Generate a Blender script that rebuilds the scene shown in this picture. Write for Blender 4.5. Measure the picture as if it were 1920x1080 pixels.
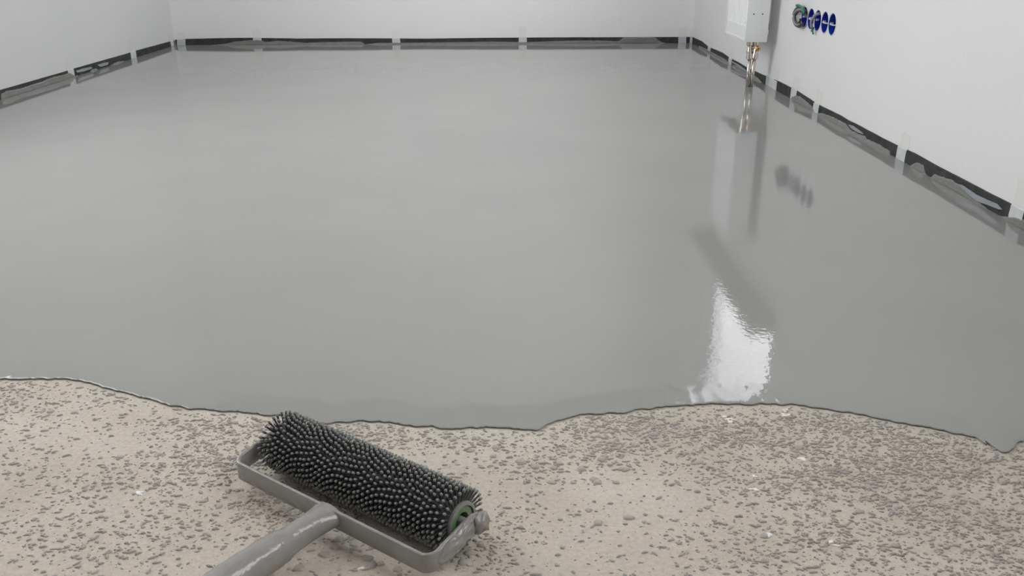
import bpy, bmesh, math, random
import numpy as np
from mathutils import Vector, Matrix, noise
from mathutils.geometry import delaunay_2d_cdt

for o in list(bpy.data.objects):
    bpy.data.objects.remove(o, do_unlink=True)
scene = bpy.context.scene
COL = scene.collection
random.seed(7)
rng = np.random.default_rng(11)
PI = math.pi

# ------------------------------------------------------------------ camera
cam_d = bpy.data.cameras.new('camera')
cam = bpy.data.objects.new('camera', cam_d)
COL.objects.link(cam)
cam_d.sensor_fit = 'HORIZONTAL'
cam_d.sensor_width = 36.0
cam_d.lens = 36.0 * 1650.0 / 1920.0
cam_d.clip_start = 0.02
cam.location = (0.0, 0.0, 0.55)
cam.rotation_euler = (math.radians(90.0 - 21.5315), 0.0, math.radians(-0.1615))
scene.camera = cam

# ------------------------------------------------------------------ overcast sky, exposure
world = bpy.data.worlds.new('overcast_sky')
scene.world = world
world.use_nodes = True
bg = world.node_tree.nodes['Background']
bg.inputs[0].default_value = (0.985, 0.98, 1.0, 1.0)
bg.inputs[1].default_value = 3.0
scene.view_settings.view_transform = 'Standard'
scene.view_settings.look = 'None'
scene.view_settings.gamma = 1.0
scene.view_settings.use_curve_mapping = False
scene.view_settings.exposure = 1.22
scene.cycles.max_bounces = 16
scene.cycles.diffuse_bounces = 10
scene.cycles.glossy_bounces = 6
scene.cycles.transparent_max_bounces = 12
scene.cycles.use_denoising = True

# room dimensions (metres); x to the right, y away from the camera, z up
XL, XR = -1.88, 1.048
YF = -1.6
ZC = 2.65
YBL, YBR = 5.11, 5.21
SCREED_Z = 0.005
W1 = dict(y0=3.20, y1=4.34, z0=0.90, z1=2.48)          # window above the radiator, right wall
W2 = dict(y0=1.35, y1=2.86, z0=0.45, z1=2.54)         # unseen left-wall window, added to brighten the right and far walls
W3 = dict(y0=0.05, y1=1.10, z0=0.90, z1=2.40)        # second window in the right wall, beside the camera


def portal(name, loc, rot, sx, sy):
    d = bpy.data.lights.new(name, 'AREA')
    d.shape = 'RECTANGLE'
    d.size, d.size_y = sx, sy
    d.cycles.is_portal = True
    o = bpy.data.objects.new(name, d)
    COL.objects.link(o)
    o.location = loc
    o.rotation_euler = rot
    return o


portal('daylight_portal', (XR + 0.115, (W1['y0'] + W1['y1']) / 2, (W1['z0'] + W1['z1']) / 2), (0, PI / 2, 0),
       W1['z1'] - W1['z0'], W1['y1'] - W1['y0'])
portal('daylight_portal', (XL - 0.115, (W2['y0'] + W2['y1']) / 2, (W2['z0'] + W2['z1']) / 2), (0, -PI / 2, 0),
       W2['z1'] - W2['z0'], W2['y1'] - W2['y0'])
portal('daylight_portal', (XR + 0.115, (W3['y0'] + W3['y1']) / 2, (W3['z0'] + W3['z1']) / 2), (0, PI / 2, 0),
       W3['z1'] - W3['z0'], W3['y1'] - W3['y0'])


# ------------------------------------------------------------------ materials
def mat(name, color, rough=0.5, spec=0.5, metal=0.0, noise_scale=None, color2=None, contrast=(0.35, 0.65),
        bump_scale=None, bump=0.0, bump_detail=3.0, ior=1.5):
    m = bpy.data.materials.new(name)
    m.use_nodes = True
    nt = m.node_tree
    p = nt.nodes['Principled BSDF']
    p.inputs['Base Color'].default_value = (*color, 1)
    p.inputs['Roughness'].default_value = rough
    p.inputs['Metallic'].default_value = metal
    p.inputs['Specular IOR Level'].default_value = spec
    p.inputs['IOR'].default_value = ior
    tc = nt.nodes.new('ShaderNodeTexCoord')
    if noise_scale:
        n = nt.nodes.new('ShaderNodeTexNoise')
        n.inputs['Scale'].default_value = noise_scale
        n.inputs['Detail'].default_value = 5
        nt.links.new(tc.outputs['Object'], n.inputs['Vector'])
        r = nt.nodes.new('ShaderNodeValToRGB')
        r.color_ramp.elements[0].position = contrast[0]
        r.color_ramp.elements[1].position = contrast[1]
        r.color_ramp.elements[0].color = (*color, 1)
        r.color_ramp.elements[1].color = (*(color2 or color), 1)
        nt.links.new(n.outputs['Fac'], r.inputs['Fac'])
        nt.links.new(r.outputs['Color'], p.inputs['Base Color'])
    if bump_scale:
        n2 = nt.nodes.new('ShaderNodeTexNoise')
        n2.inputs['Scale'].default_value = bump_scale
        n2.inputs['Detail'].default_value = bump_detail
        nt.links.new(tc.outputs['Object'], n2.inputs['Vector'])
        b = nt.nodes.new('ShaderNodeBump')
        b.inputs['Strength'].default_value = 1.0
        b.inputs['Distance'].default_value = bump
        nt.links.new(n2.outputs['Fac'], b.inputs['Height'])
        nt.links.new(b.outputs['Normal'], p.inputs['Normal'])
    return m


def concrete_material():
    m = mat('bare_concrete', (0.50, 0.435, 0.365), rough=0.85, spec=0.25)
    nt = m.node_tree
    p = nt.nodes['Principled BSDF']
    tc = nt.nodes.new('ShaderNodeTexCoord')

    def nz(scale, detail, rough=0.5):
        n = nt.nodes.new('ShaderNodeTexNoise')
        n.inputs['Scale'].default_value = scale
        n.inputs['Detail'].default_value = detail
        n.inputs['Roughness'].default_value = rough
        nt.links.new(tc.outputs['Object'], n.inputs['Vector'])
        return n.outputs['Fac']

    def ramp(fac, stops):
        r = nt.nodes.new('ShaderNodeValToRGB')
        e = r.color_ramp.elements
        while len(e) < len(stops):
            e.new(0.5)
        for i, (pos, c) in enumerate(stops):
            e[i].position = pos
            e[i].color = (*c, 1)
        nt.links.new(fac, r.inputs['Fac'])
        return r.outputs['Color']

    def mix(fac, a, b, blend='MIX'):
        x = nt.nodes.new('ShaderNodeMix')
        x.data_type = 'RGBA'
        x.blend_type = blend
        for s, v in ((x.inputs[0], fac), (x.inputs[6], a), (x.inputs[7], b)):
            if hasattr(v, 'default_value'):
                nt.links.new(v, s)
            else:
                s.default_value = v
        return x.outputs[2]
    base = ramp(nz(7, 4), [(0.30, (0.520, 0.465, 0.395)), (0.52, (0.575, 0.520, 0.448)), (0.72, (0.615, 0.570, 0.505))])
    grey = ramp(nz(16, 5), [(0.55, (0, 0, 0)), (0.75, (0.5, 0.5, 0.5))])
    c = mix(grey, base, (0.52, 0.50, 0.48, 1))
    fine = ramp(nz(190, 4, 0.65), [(0.30, (0.80, 0.79, 0.78)), (0.55, (1, 1, 1)), (0.75, (1.05, 1.05, 1.05))])
    c = mix(0.8, c, fine, 'MULTIPLY')
    vo = nt.nodes.new('ShaderNodeTexVoronoi')
    vo.inputs['Scale'].default_value = 160
    nt.links.new(tc.outputs['Object'], vo.inputs['Vector'])
    spots = ramp(vo.outputs['Distance'], [(0.0, (0.75, 0.75, 0.75)), (0.22, (0, 0, 0))])
    gate = ramp(nz(60, 3), [(0.52, (0, 0, 0)), (0.62, (1, 1, 1))])
    c = mix(mix(1.0, spots, gate, 'MULTIPLY'), c, (0.33, 0.315, 0.29, 1))
    nt.links.new(c, p.inputs['Base Color'])
    b = nt.nodes.new('ShaderNodeBump')
    b.inputs['Distance'].default_value = 0.0016
    b.inputs['Strength'].default_value = 0.8
    nt.links.new(nz(150, 5, 0.6), b.inputs['Height'])
    nt.links.new(b.outputs['Normal'], p.inputs['Normal'])
    return m


def screed_material():
    m = mat('wet_screed', (0.31, 0.31, 0.30), rough=0.03, spec=0.5, ior=1.42)
    nt = m.node_tree
    p = nt.nodes['Principled BSDF']
    tc = nt.nodes.new('ShaderNodeTexCoord')
    n = nt.nodes.new('ShaderNodeTexNoise')
    n.inputs['Scale'].default_value = 2.2
    n.inputs['Detail'].default_value = 3
    nt.links.new(tc.outputs['Object'], n.inputs['Vector'])
    r = nt.nodes.new('ShaderNodeValToRGB')
    r.color_ramp.elements[0].position = 0.35
    r.color_ramp.elements[1].position = 0.65
    r.color_ramp.elements[0].color = (0.30, 0.30, 0.292, 1)
    r.color_ramp.elements[1].color = (0.318, 0.318, 0.310, 1)
    nt.links.new(n.outputs['Fac'], r.inputs['Fac'])
    nt.links.new(r.outputs['Color'], p.inputs['Base Color'])
    a = nt.nodes.new('ShaderNodeTexNoise')
    a.inputs['Scale'].default_value = 130
    a.inputs['Detail'].default_value = 2
    nt.links.new(tc.outputs['Object'], a.inputs['Vector'])
    c = nt.nodes.new('ShaderNodeTexNoise')
    c.inputs['Scale'].default_value = 7
    c.inputs['Detail'].default_value = 2
    nt.links.new(tc.outputs['Object'], c.inputs['Vector'])
    b1 = nt.nodes.new('ShaderNodeBump')
    b1.inputs['Strength'].default_value = 1.0
    b1.inputs['Distance'].default_value = 0.00010
    nt.links.new(a.outputs['Fac'], b1.inputs['Height'])
    b2 = nt.nodes.new('ShaderNodeBump')
    b2.inputs['Strength'].default_value = 1.0
    b2.inputs['Distance'].default_value = 0.00014
    nt.links.new(c.outputs['Fac'], b2.inputs['Height'])
    nt.links.new(b1.outputs['Normal'], b2.inputs['Normal'])
    nt.links.new(b2.outputs['Normal'], p.inputs['Normal'])
    return m


def pane_material():
    m = bpy.data.materials.new('window_glass')
    m.use_nodes = True
    nt = m.node_tree
    nt.nodes.clear()
    out = nt.nodes.new('ShaderNodeOutputMaterial')
    tr = nt.nodes.new('ShaderNodeBsdfTransparent')
    tr.inputs[0].default_value = (0.965, 0.97, 0.965, 1)
    gl = nt.nodes.new('ShaderNodeBsdfGlossy')
    gl.inputs['Roughness'].default_value = 0.02
    lw = nt.nodes.new('ShaderNodeLayerWeight')          # Facing is the same for both sides of the sheet
    pw = nt.nodes.new('ShaderNodeMath')
    pw.operation = 'POWER'
    pw.inputs[1].default_value = 5.0
    nt.links.new(lw.outputs['Facing'], pw.inputs[0])
    fr = nt.nodes.new('ShaderNodeMath')
    fr.operation = 'MULTIPLY_ADD'
    fr.inputs[1].default_value = 0.9
    fr.inputs[2].default_value = 0.03
    nt.links.new(pw.outputs[0], fr.inputs[0])
    mx = nt.nodes.new('ShaderNodeMixShader')
    nt.links.new(fr.outputs[0], mx.inputs[0])
    nt.links.new(tr.outputs[0], mx.inputs[1])
    nt.links.new(gl.outputs[0], mx.inputs[2])
    nt.links.new(mx.outputs[0], out.inputs[0])
    return m


M = dict(
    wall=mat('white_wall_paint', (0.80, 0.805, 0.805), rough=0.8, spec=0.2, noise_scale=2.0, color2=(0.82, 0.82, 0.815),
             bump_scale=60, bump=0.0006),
    wall_left=mat('white_wall_paint_shaded', (0.68, 0.685, 0.69), rough=0.8, spec=0.2, noise_scale=2.0, color2=(0.70, 0.705, 0.705), bump_scale=60, bump=0.0006),  # white paint greyed: the left wall's weaker light is put into the colour
    wall_back=mat('white_wall_paint_lit', (0.91, 0.915, 0.92), rough=0.8, spec=0.2, noise_scale=2.0, color2=(0.925, 0.925, 0.925), bump_scale=60, bump=0.0006),  # white paint raised: the far wall's stronger light is put into the colour
    wall_front=mat('darkened_front_wall', (0.33, 0.325, 0.315), rough=0.9, spec=0.2, noise_scale=6.0, color2=(0.40, 0.395, 0.385), bump_scale=60, bump=0.002),  # unseen wall, coloured dark to reduce bounce light around the camera
    ceiling=mat('grey_concrete_ceiling', (0.60, 0.595, 0.585), rough=0.9, spec=0.2, bump_scale=40, bump=0.0006),
    concrete=concrete_material(),
    screed=screed_material(),
    smear=mat('screed_smear', (0.215, 0.213, 0.20), rough=0.30, spec=0.5, noise_scale=25, color2=(0.18, 0.178, 0.168),
              bump_scale=60, bump=0.001),
    splat=mat('screed_splash', (0.31, 0.298, 0.274), rough=0.5, spec=0.4, noise_scale=70, color2=(0.48, 0.448, 0.400), contrast=(0.3, 0.7)),
    foam=mat('black_foam', (0.035, 0.037, 0.037), rough=0.7, spec=0.3, noise_scale=30, color2=(0.06, 0.062, 0.062),
             bump_scale=180, bump=0.0008),
    tape=mat('pale_tape', (0.66, 0.69, 0.70), rough=0.45, spec=0.4, noise_scale=40, color2=(0.60, 0.63, 0.645)),
    film=mat('plastic_film', (0.30, 0.335, 0.37), rough=0.12, spec=0.8, bump_scale=120, bump=0.002),
    white_metal=mat('radiator_enamel', (0.92, 0.93, 0.94), rough=0.3, spec=0.5),
    grille=mat('radiator_grille', (0.62, 0.63, 0.63), rough=0.4),
    dark=mat('dark_hole', (0.05, 0.05, 0.05), rough=0.7),
    nickel=mat('nickel', (0.72, 0.68, 0.60), rough=0.16, metal=1.0),
    brass=mat('brass', (0.80, 0.47, 0.16), rough=0.25, metal=1.0),
    tan=mat('tan_plastic', (0.75, 0.45, 0.18), rough=0.4),
    blue=mat('blue_plastic', (0.012, 0.045, 0.42), rough=0.35, spec=0.5),
    plaster=mat('plaster', (0.80, 0.78, 0.74), rough=0.9, spec=0.2, bump_scale=90, bump=0.002),
    cable_dark=mat('dark_cable', (0.045, 0.045, 0.05), rough=0.4),
    cable_grey=mat('grey_cable', (0.28, 0.29, 0.30), rough=0.4),
    cable_green=mat('green_wire', (0.01, 0.22, 0.17), rough=0.4),
    wire_white=mat('white_wire', (0.75, 0.75, 0.75), rough=0.4),
    frame=mat('screed_coated_frame', (0.275, 0.268, 0.254), rough=0.16, spec=0.6, noise_scale=35, color2=(0.315, 0.308, 0.292),
              bump_scale=150, bump=0.0007),
    spike=mat('dark_grey_spike', (0.055, 0.055, 0.055), rough=0.45, spec=0.5, noise_scale=60, color2=(0.085, 0.085, 0.083)),
    tip=mat('spike_tip', (0.235, 0.235, 0.228), rough=0.4, spec=0.5),
    drum=mat('drum_plastic', (0.06, 0.06, 0.058), rough=0.6),
    hub=mat('hub_grey', (0.27, 0.27, 0.255), rough=0.4, noise_scale=60, color2=(0.20, 0.21, 0.19)),
    green=mat('hub_green', (0.10, 0.33, 0.05), rough=0.4, noise_scale=90, color2=(0.24, 0.26, 0.22), contrast=(0.40, 0.54)),
    chip=mat('white_chip', (0.85, 0.84, 0.81), rough=0.8, spec=0.2),
    pvc=mat('window_frame_white', (0.82, 0.83, 0.84), rough=0.35),
    sill=mat('sill_stone', (0.50, 0.47, 0.42), rough=0.5),
    glass=pane_material(),
)
for _w, _c in (('right', (0.785, 0.775, 0.742)), ('left', (0.685, 0.677, 0.650)), ('back', (0.88, 0.872, 0.838))):  # tape creams follow the shaded and lit tones painted on their walls
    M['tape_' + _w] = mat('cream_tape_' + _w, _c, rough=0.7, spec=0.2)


# ------------------------------------------------------------------ helpers
def link(name, me, m=None, parent=None, smooth=False):
    o = bpy.data.objects.new(name, me)
    COL.objects.link(o)
    if m is not None and len(me.materials) == 0:
        for q in (m if isinstance(m, (list, tuple)) else [m]):
            me.materials.append(q)
    if parent is not None:
        o.parent = parent
    if smooth:
        me.polygons.foreach_set('use_smooth', [True] * len(me.polygons))
    return o


def mesh(name, v, f, smooth=False, mi=None):
    me = bpy.data.meshes.new(name)
    me.from_pydata([tuple(p) for p in v], [], f)
    me.update()
    bm = bmesh.new()
    bm.from_mesh(me)
    bmesh.ops.recalc_face_normals(bm, faces=bm.faces)
    bm.to_mesh(me)
    bm.free()
    if smooth:
        me.polygons.foreach_set('use_smooth', [True] * len(me.polygons))
    if mi is not None:
        me.polygons.foreach_set('material_index', mi)
    return me


def tag(o, label=None, cat=None, group=None, kind=None):
    if label:
        o['label'] = label
    if cat:
        o['category'] = cat
    if group:
        o['group'] = group
    if kind:
        o['kind'] = kind
    return o


def empty(name, loc=(0, 0, 0), rz=0.0):
    o = bpy.data.objects.new(name, None)
    o.empty_display_size = 0.05
    COL.objects.link(o)
    o.location = loc
    o.rotation_euler = (0, 0, rz)
    return o


def box_mesh(name, x0, x1, y0, y1, z0, z1, bevel=0.0, seg=2):
    bm = bmesh.new()
    bmesh.ops.create_cube(bm, size=1.0)
    for v in bm.verts:
        v.co = Vector(((x0 + x1) / 2 + v.co.x * (x1 - x0), (y0 + y1) / 2 + v.co.y * (y1 - y0), (z0 + z1) / 2 + v.co.z * (z1 - z0)))
    if bevel:
        bmesh.ops.bevel(bm, geom=bm.edges[:], offset=bevel, segments=seg, affect='EDGES', profile=0.5)
    me = bpy.data.meshes.new(name)
    bm.to_mesh(me)
    bm.free()
    return me


def tube_mesh(name, pts, radii, n=10, caps=True, sy=1.0):
    """swept round tube through pts with a radius per point"""
    pts = [Vector(p) for p in pts]
    if not isinstance(radii, (list, tuple)):
        radii = [radii] * len(pts)
    v, f = [], []
    up = Vector((0, 0, 1))
    for i, p in enumerate(pts):
        a = pts[max(i - 1, 0)]
        b = pts[min(i + 1, len(pts) - 1)]
        t = (b - a).normalized()
        ref = up if abs(t.dot(up)) < 0.95 else Vector((0, 1, 0))
        u = t.cross(ref).normalized()
        w = u.cross(t).normalized()
        for k in range(n):
            q = 2 * PI * k / n
            v.append(p + (u * math.cos(q) + w * math.sin(q) * sy) * radii[i])
    for i in range(len(pts) - 1):
        for k in range(n):
            f.append((i * n + k, i * n + (k + 1) % n, (i + 1) * n + (k + 1) % n, (i + 1) * n + k))
    if caps:
        f.append(tuple(range(n)))
        f.append(tuple(range((len(pts) - 1) * n, len(pts) * n)))
    return mesh(name, v, f, smooth=True)


def lathe_mesh(name, prof, n=24, axis='Z', caps=True):
    """prof: list of (radius, height)"""
    v, f = [], []
    for r, h in prof:
        for k in range(n):
            q = 2 * PI * k / n
            a, b = r * math.cos(q), r * math.sin(q)
            v.append({'Z': (a, b, h), 'X': (h, a, b), 'Y': (a, h, b)}[axis])
    for i in range(len(prof) - 1):
        for k in range(n):
            f.append((i * n + k, i * n + (k + 1) % n, (i + 1) * n + (k + 1) % n, (i + 1) * n + k))
    if caps:
        f.append(tuple(range(n)))
        f.append(tuple(range((len(prof) - 1) * n, len(prof) * n)))
    return mesh(name, v, f)


def flat_smooth(o, angle=35):
    me = o.data
    me.polygons.foreach_set('use_smooth', [True] * len(me.polygons))
    try:
        me.set_sharp_from_angle(angle=math.radians(angle))
    except Exception:
        pass
    return o


def panel_mesh(name, outer, holes, fn, thick):
    """a wall: outline polygon with holes in (s, z), given a thickness along the wall's outward depth; fn(s, z, depth) -> xyz"""
    vs, es = [], []
    for loop in [outer] + holes:
        b = len(vs)
        vs += [Vector(p) for p in loop]
        es += [(b + i, b + (i + 1) % len(loop)) for i in range(len(loop))]
    ov, oe, of, _, _, _ = delaunay_2d_cdt(vs, es, [], 0, 1e-6)

    def inside(p, poly):
        c = False
        j = len(poly) - 1
        for i in range(len(poly)):
            if (poly[i][1] > p[1]) != (poly[j][1] > p[1]) and p[0] < (poly[j][0] - poly[i][0]) * (p[1] - poly[i][1]) / (poly[j][1] - poly[i][1]) + poly[i][0]:
                c = not c
            j = i
        return c
    tris = []
    for t in of:
        cx = sum(ov[i].x for i in t) / len(t)
        cz = sum(ov[i].y for i in t) / len(t)
        if inside((cx, cz), outer) and not any(inside((cx, cz), h) for h in holes):
            tris.append(tuple(t))
    n = len(ov)
    v = [fn(p.x, p.y, 0.0) for p in ov] + [fn(p.x, p.y, thick) for p in ov]
    f = tris + [tuple(n + i for i in reversed(t)) for t in tris]
    cnt = {}
    for t in tris:
        for i in range(len(t)):
            a, b = t[i], t[(i + 1) % len(t)]
            cnt.setdefault((min(a, b), max(a, b)), []).append((a, b))
    for k, l in cnt.items():
        if len(l) == 1:
            a, b = l[0]
            f.append((b, a, n + a, n + b))
    return mesh(name, v, f)


def rect(s0, s1, z0, z1):
    return [(s0, z0), (s1, z0), (s1, z1), (s0, z1)]


def circle(s, z, r, n=24):
    return [(s + r * math.cos(2 * PI * i / n), z + r * math.sin(2 * PI * i / n)) for i in range(n)]


def yb(x):
    return YBL + (x - XL) / (XR - XL) * (YBR - YBL)

# measured outlines, metres
EDGE = [(-0.6867, 1.0593), (-0.6436, 1.0591), (-0.612, 1.0606), (-0.5761, 1.0528), (-0.5458, 1.0406), (-0.5061, 1.0212), (-0.4607, 1.0024), (-0.4468, 0.9925), (-0.4157, 0.9814), (-0.3727, 0.9731), (-0.3376, 0.9677), (-0.3029, 0.9622), (-0.2856, 0.9596), (-0.261, 0.9529), (-0.2399, 0.9464), (-0.224, 0.9387), (-0.2132, 0.9437), (-0.1874, 0.9462), (-0.1543, 0.9436), (-0.1142, 0.9346), (-0.078, 0.9269), (-0.0685, 0.9306), (-0.0393, 0.9268), (-0.0297, 0.9305), (-0.0038, 0.9305), (0.0187, 0.9242), (0.0316, 0.9241), (0.045, 0.9379), (0.0685, 0.9507), (0.0891, 0.9611), (0.1158, 0.9624), (0.136, 0.965), (0.1569, 0.9716), (0.1848, 0.9783), (0.2195, 0.9837), (0.261, 0.9877), (0.3018, 0.9876), (0.3354, 0.9862), (0.3689, 0.9847), (0.3929, 0.975), (0.4293, 0.9642), (0.4625, 0.947), (0.4845, 0.9367), (0.5072, 0.929), (0.5331, 0.9153), (0.5539, 0.9055), (0.5597, 0.9007), (0.5582, 0.8889), (0.5591, 0.8785), (0.5673, 0.8727), (0.5777, 0.875), (0.59, 0.8865), (0.6007, 0.897), (0.6083, 0.9006)]
TOP_R = [(5.1391, 0.0394), (4.9435, 0.0417), (4.7706, 0.0318), (4.4428, 0.0389), (4.2799, 0.0326), (4.1306, 0.0337), (3.932, 0.0306), (3.6373, 0.0371), (3.4985, 0.0421), (3.2995, 0.0433), (3.1962, 0.0416), (2.9986, 0.0336), (2.7804, 0.0369), (2.7202, 0.0351), (2.6495, 0.0358), (2.4319, 0.0357), (2.341, 0.0367), (2.2927, 0.0375), (2.2366, 0.0399), (2.0927, 0.0375), (2.0151, 0.0384), (1.8739, 0.0383), (1.7698, 0.0396), (1.7156, 0.0394)]
TOP_L = [(5.1158, 0.0304), (5.0294, 0.032), (4.5634, 0.0362), (4.486, 0.0348), (3.8828, 0.0375), (3.8207, 0.0365), (3.5302, 0.037), (3.2867, 0.0382)]
TOP_B = [(-1.8737, 0.0336), (-1.8193, 0.0379), (-1.5877, 0.0423), (-1.441, 0.0425), (-1.1859, 0.0378), (-0.9527, 0.0385), (-0.6564, 0.0366), (-0.4686, 0.0344), (-0.1292, 0.0379), (0.2971, 0.0388), (0.6486, 0.0383), (1.0363, 0.0386)]
SM_R = [[(2.9887, 0.0082), (2.9156, 0.0175), (2.8361, 0.0213), (2.7301, 0.0228), (2.6827, 0.0128), (2.6193, 0.0114), (2.5679, 0.017), (2.5463, 0.0116), (2.46, 0.0155), (2.3825, 0.0137), (2.3767, -0.0014)], [(2.2465, -0.0001), (2.2356, 0.0114), (2.2275, 0.0165), (2.2008, 0.025), (2.1758, 0.0237), (2.1601, 0.0081), (2.1425, -0.0003), (2.1214, 0.0059), (2.1116, 0.0161), (2.0684, 0.0208), (2.0184, 0.0254), (1.9758, 0.0225), (1.9187, 0.0183), (1.8811, 0.0095), (1.8433, -0.0024)], [(1.8221, -0.0017), (1.8033, 0.004), (1.7721, 0.0116), (1.7356, 0.019), (1.7094, 0.0235), (1.6797, 0.0203)], [(4.2064, 0.0118), (4.1242, 0.0174), (3.9471, 0.0207), (3.8897, 0.0178), (3.745, 0.013), (3.6893, 0.0012), (3.6538, -0.0045)], [(3.287, 0.0115), (3.2393, 0.0252), (3.1898, 0.0305), (3.1131, 0.0248), (3.0511, 0.0185), (3.0225, 0.005)], [(4.9914, 0.0136), (4.7644, 0.0159), (4.5307, 0.0156), (4.3873, 0.0171), (4.2821, 0.0097)]]
SM_L = [[(3.2807, 0.023), (3.3295, 0.0295), (3.4232, 0.0232), (3.5074, 0.0232), (3.5871, 0.0243), (3.6906, 0.0294), (3.7964, 0.0259), (3.8322, 0.027), (3.8929, 0.0102), (3.8975, -0.0046), (3.8822, -0.0166)], [(4.0199, -0.0123), (4.047, 0.0133), (4.0805, 0.0114), (4.1089, -0.0048), (4.0987, -0.0158)], [(4.1182, -0.011), (4.1686, -0.0038), (4.219, 0.0007), (4.3245, 0.013), (4.411, -0.0004), (4.4792, 0.0002)]]
SM_B = [[(-1.7165, -0.001), (-1.6773, 0.0034), (-1.5913, 0.0121), (-1.5436, 0.0233), (-1.4422, 0.0312), (-1.3959, 0.0295), (-1.3738, 0.0188), (-1.3033, 0.0261), (-1.2262, 0.0213), (-1.1491, 0.0142), (-1.1178, 0.0163), (-0.993, 0.0189), (-0.837, 0.0206), (-0.8185, 0.003), (-0.7515, 0.0127), (-0.6576, 0.0123), (-0.4694, 0.0138), (-0.2571, 0.0153), (-0.1039, 0.0172), (0.0411, 0.0142), (0.1094, 0.0139), (0.2547, 0.0183), (0.3832, 0.0211), (0.5119, 0.0206), (0.6238, 0.0169), (0.6487, 0.0367), (0.8293, 0.0377), (0.8653, 0.0135), (0.9006, 0.0009)]]
FILM_R = [[(2.7015, 0.0241), (2.6606, 0.0285), (2.5838, 0.0237), (2.573, 0.0199), (2.6145, 0.0164), (2.6703, 0.0174)], [(1.9888, 0.0243), (1.966, 0.0283), (1.9052, 0.0228), (1.854, 0.0249), (1.8125, 0.0274), (1.7882, 0.0215), (1.8019, 0.0182), (1.8497, 0.014), (1.8926, 0.0101), (1.9328, 0.0144)], [(4.2123, 0.0269), (4.087, 0.0271), (3.9471, 0.0207), (3.9526, 0.0153), (4.1043, 0.019), (4.2183, 0.0202)]]
FILM_L = [[(3.8891, 0.0273), (3.9533, 0.0282), (4.0404, 0.025), (4.0426, 0.0164), (3.9698, 0.015), (3.8961, 0.0183)], [(4.0976, 0.0254), (4.1686, 0.0263), (4.2217, 0.0227), (4.205, 0.0116), (4.1276, 0.0126)], [(3.4143, 0.0217), (3.5167, 0.0248), (3.5871, 0.0243), (3.6509, 0.0239), (3.6396, 0.0188), (3.5758, 0.0185), (3.5147, 0.0199), (3.4216, 0.0193)]]
TAPE_R = [(4.7363, 0.0661), (4.2635, 0.065), (3.5617, 0.1541), (3.2691, 0.0655), (3.0138, 0.0564), (2.3125, 0.0553), (1.7403, 0.0497)]
TAPE_L = [(5.061, 0.05), (4.5158, 0.067), (3.8462, 0.0542)]
TAPE_B = [(-1.8445, 0.0472), (-1.4208, 0.0476), (-0.6393, 0.0451), (0.0768, 0.0456), (0.9907, 0.0462), (1.0369, 0.0092)]
SOCK = [(3.3032, 0.2834), (3.1828, 0.3003), (3.1084, 0.2992), (3.0379, 0.2997), (2.9649, 0.2991)]
DROPS = [(0.049, 0.8433), (0.0954, 0.815), (0.0459, 0.8151), (0.0898, 0.7432), (0.1207, 0.7519), (0.0824, 0.7648), (0.2524, 0.7212), (-0.1686, 0.7174), (-0.1359, 0.6891), (-0.1519, 0.7026), (-0.1799, 0.6947), (-0.122, 0.6805), (-0.1059, 0.6728), (-0.199, 0.6746), (-0.2274, 0.6679), (-0.1304, 0.679), (0.0115, 0.8564), (0.0566, 0.8519), (0.0281, 0.8455), (-0.0439, 0.8802), (-0.0755, 0.9182), (-0.1583, 0.9347), (-0.128, 0.9135), (-0.0669, 0.9037), (-0.0162, 0.8859), (-0.019, 0.8676), (-0.5322, 1.0012), (-0.5835, 1.0199), (-0.57, 1.0361), (-0.5451, 0.9696), (-0.5765, 0.9724), (-0.4042, 0.8721), (-0.4465, 0.8677), (-0.3847, 0.8163), (-0.3241, 0.7818), (-0.3032, 0.7723), (-0.2387, 0.7657), (0.1775, 0.8911), (0.2024, 0.8738), (0.1268, 0.8855), (0.2138, 0.8537), (0.093, 0.8201), (0.1188, 0.8972), (0.1463, 0.8912), (0.1718, 0.9151), (0.5377, 0.8137), (0.4736, 0.7891), (0.3884, 0.8041), (0.3603, 0.8403), (-0.0267, 0.7087), (-0.0393, 0.6975), (-0.0447, 0.6826), (0.1247, 0.8409), (0.1057, 0.8606), (0.4484, 0.8508), (0.469, 0.8294), (0.488, 0.7609), (0.3382, 0.8849), (0.361, 0.7612), (0.3179, 0.6933), (0.0799, 0.8411), (0.0692, 0.8151), (0.1158, 0.8149)]
CHIPS = [(-0.3961, 0.7964), (0.2688, 0.8279), (0.262, 0.8015), (0.2563, 0.722), (0.2713, 0.9501), (0.3417, 0.9658), (0.3157, 0.7094), (-0.141, 0.6729), (0.3343, 0.8622)]
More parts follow.
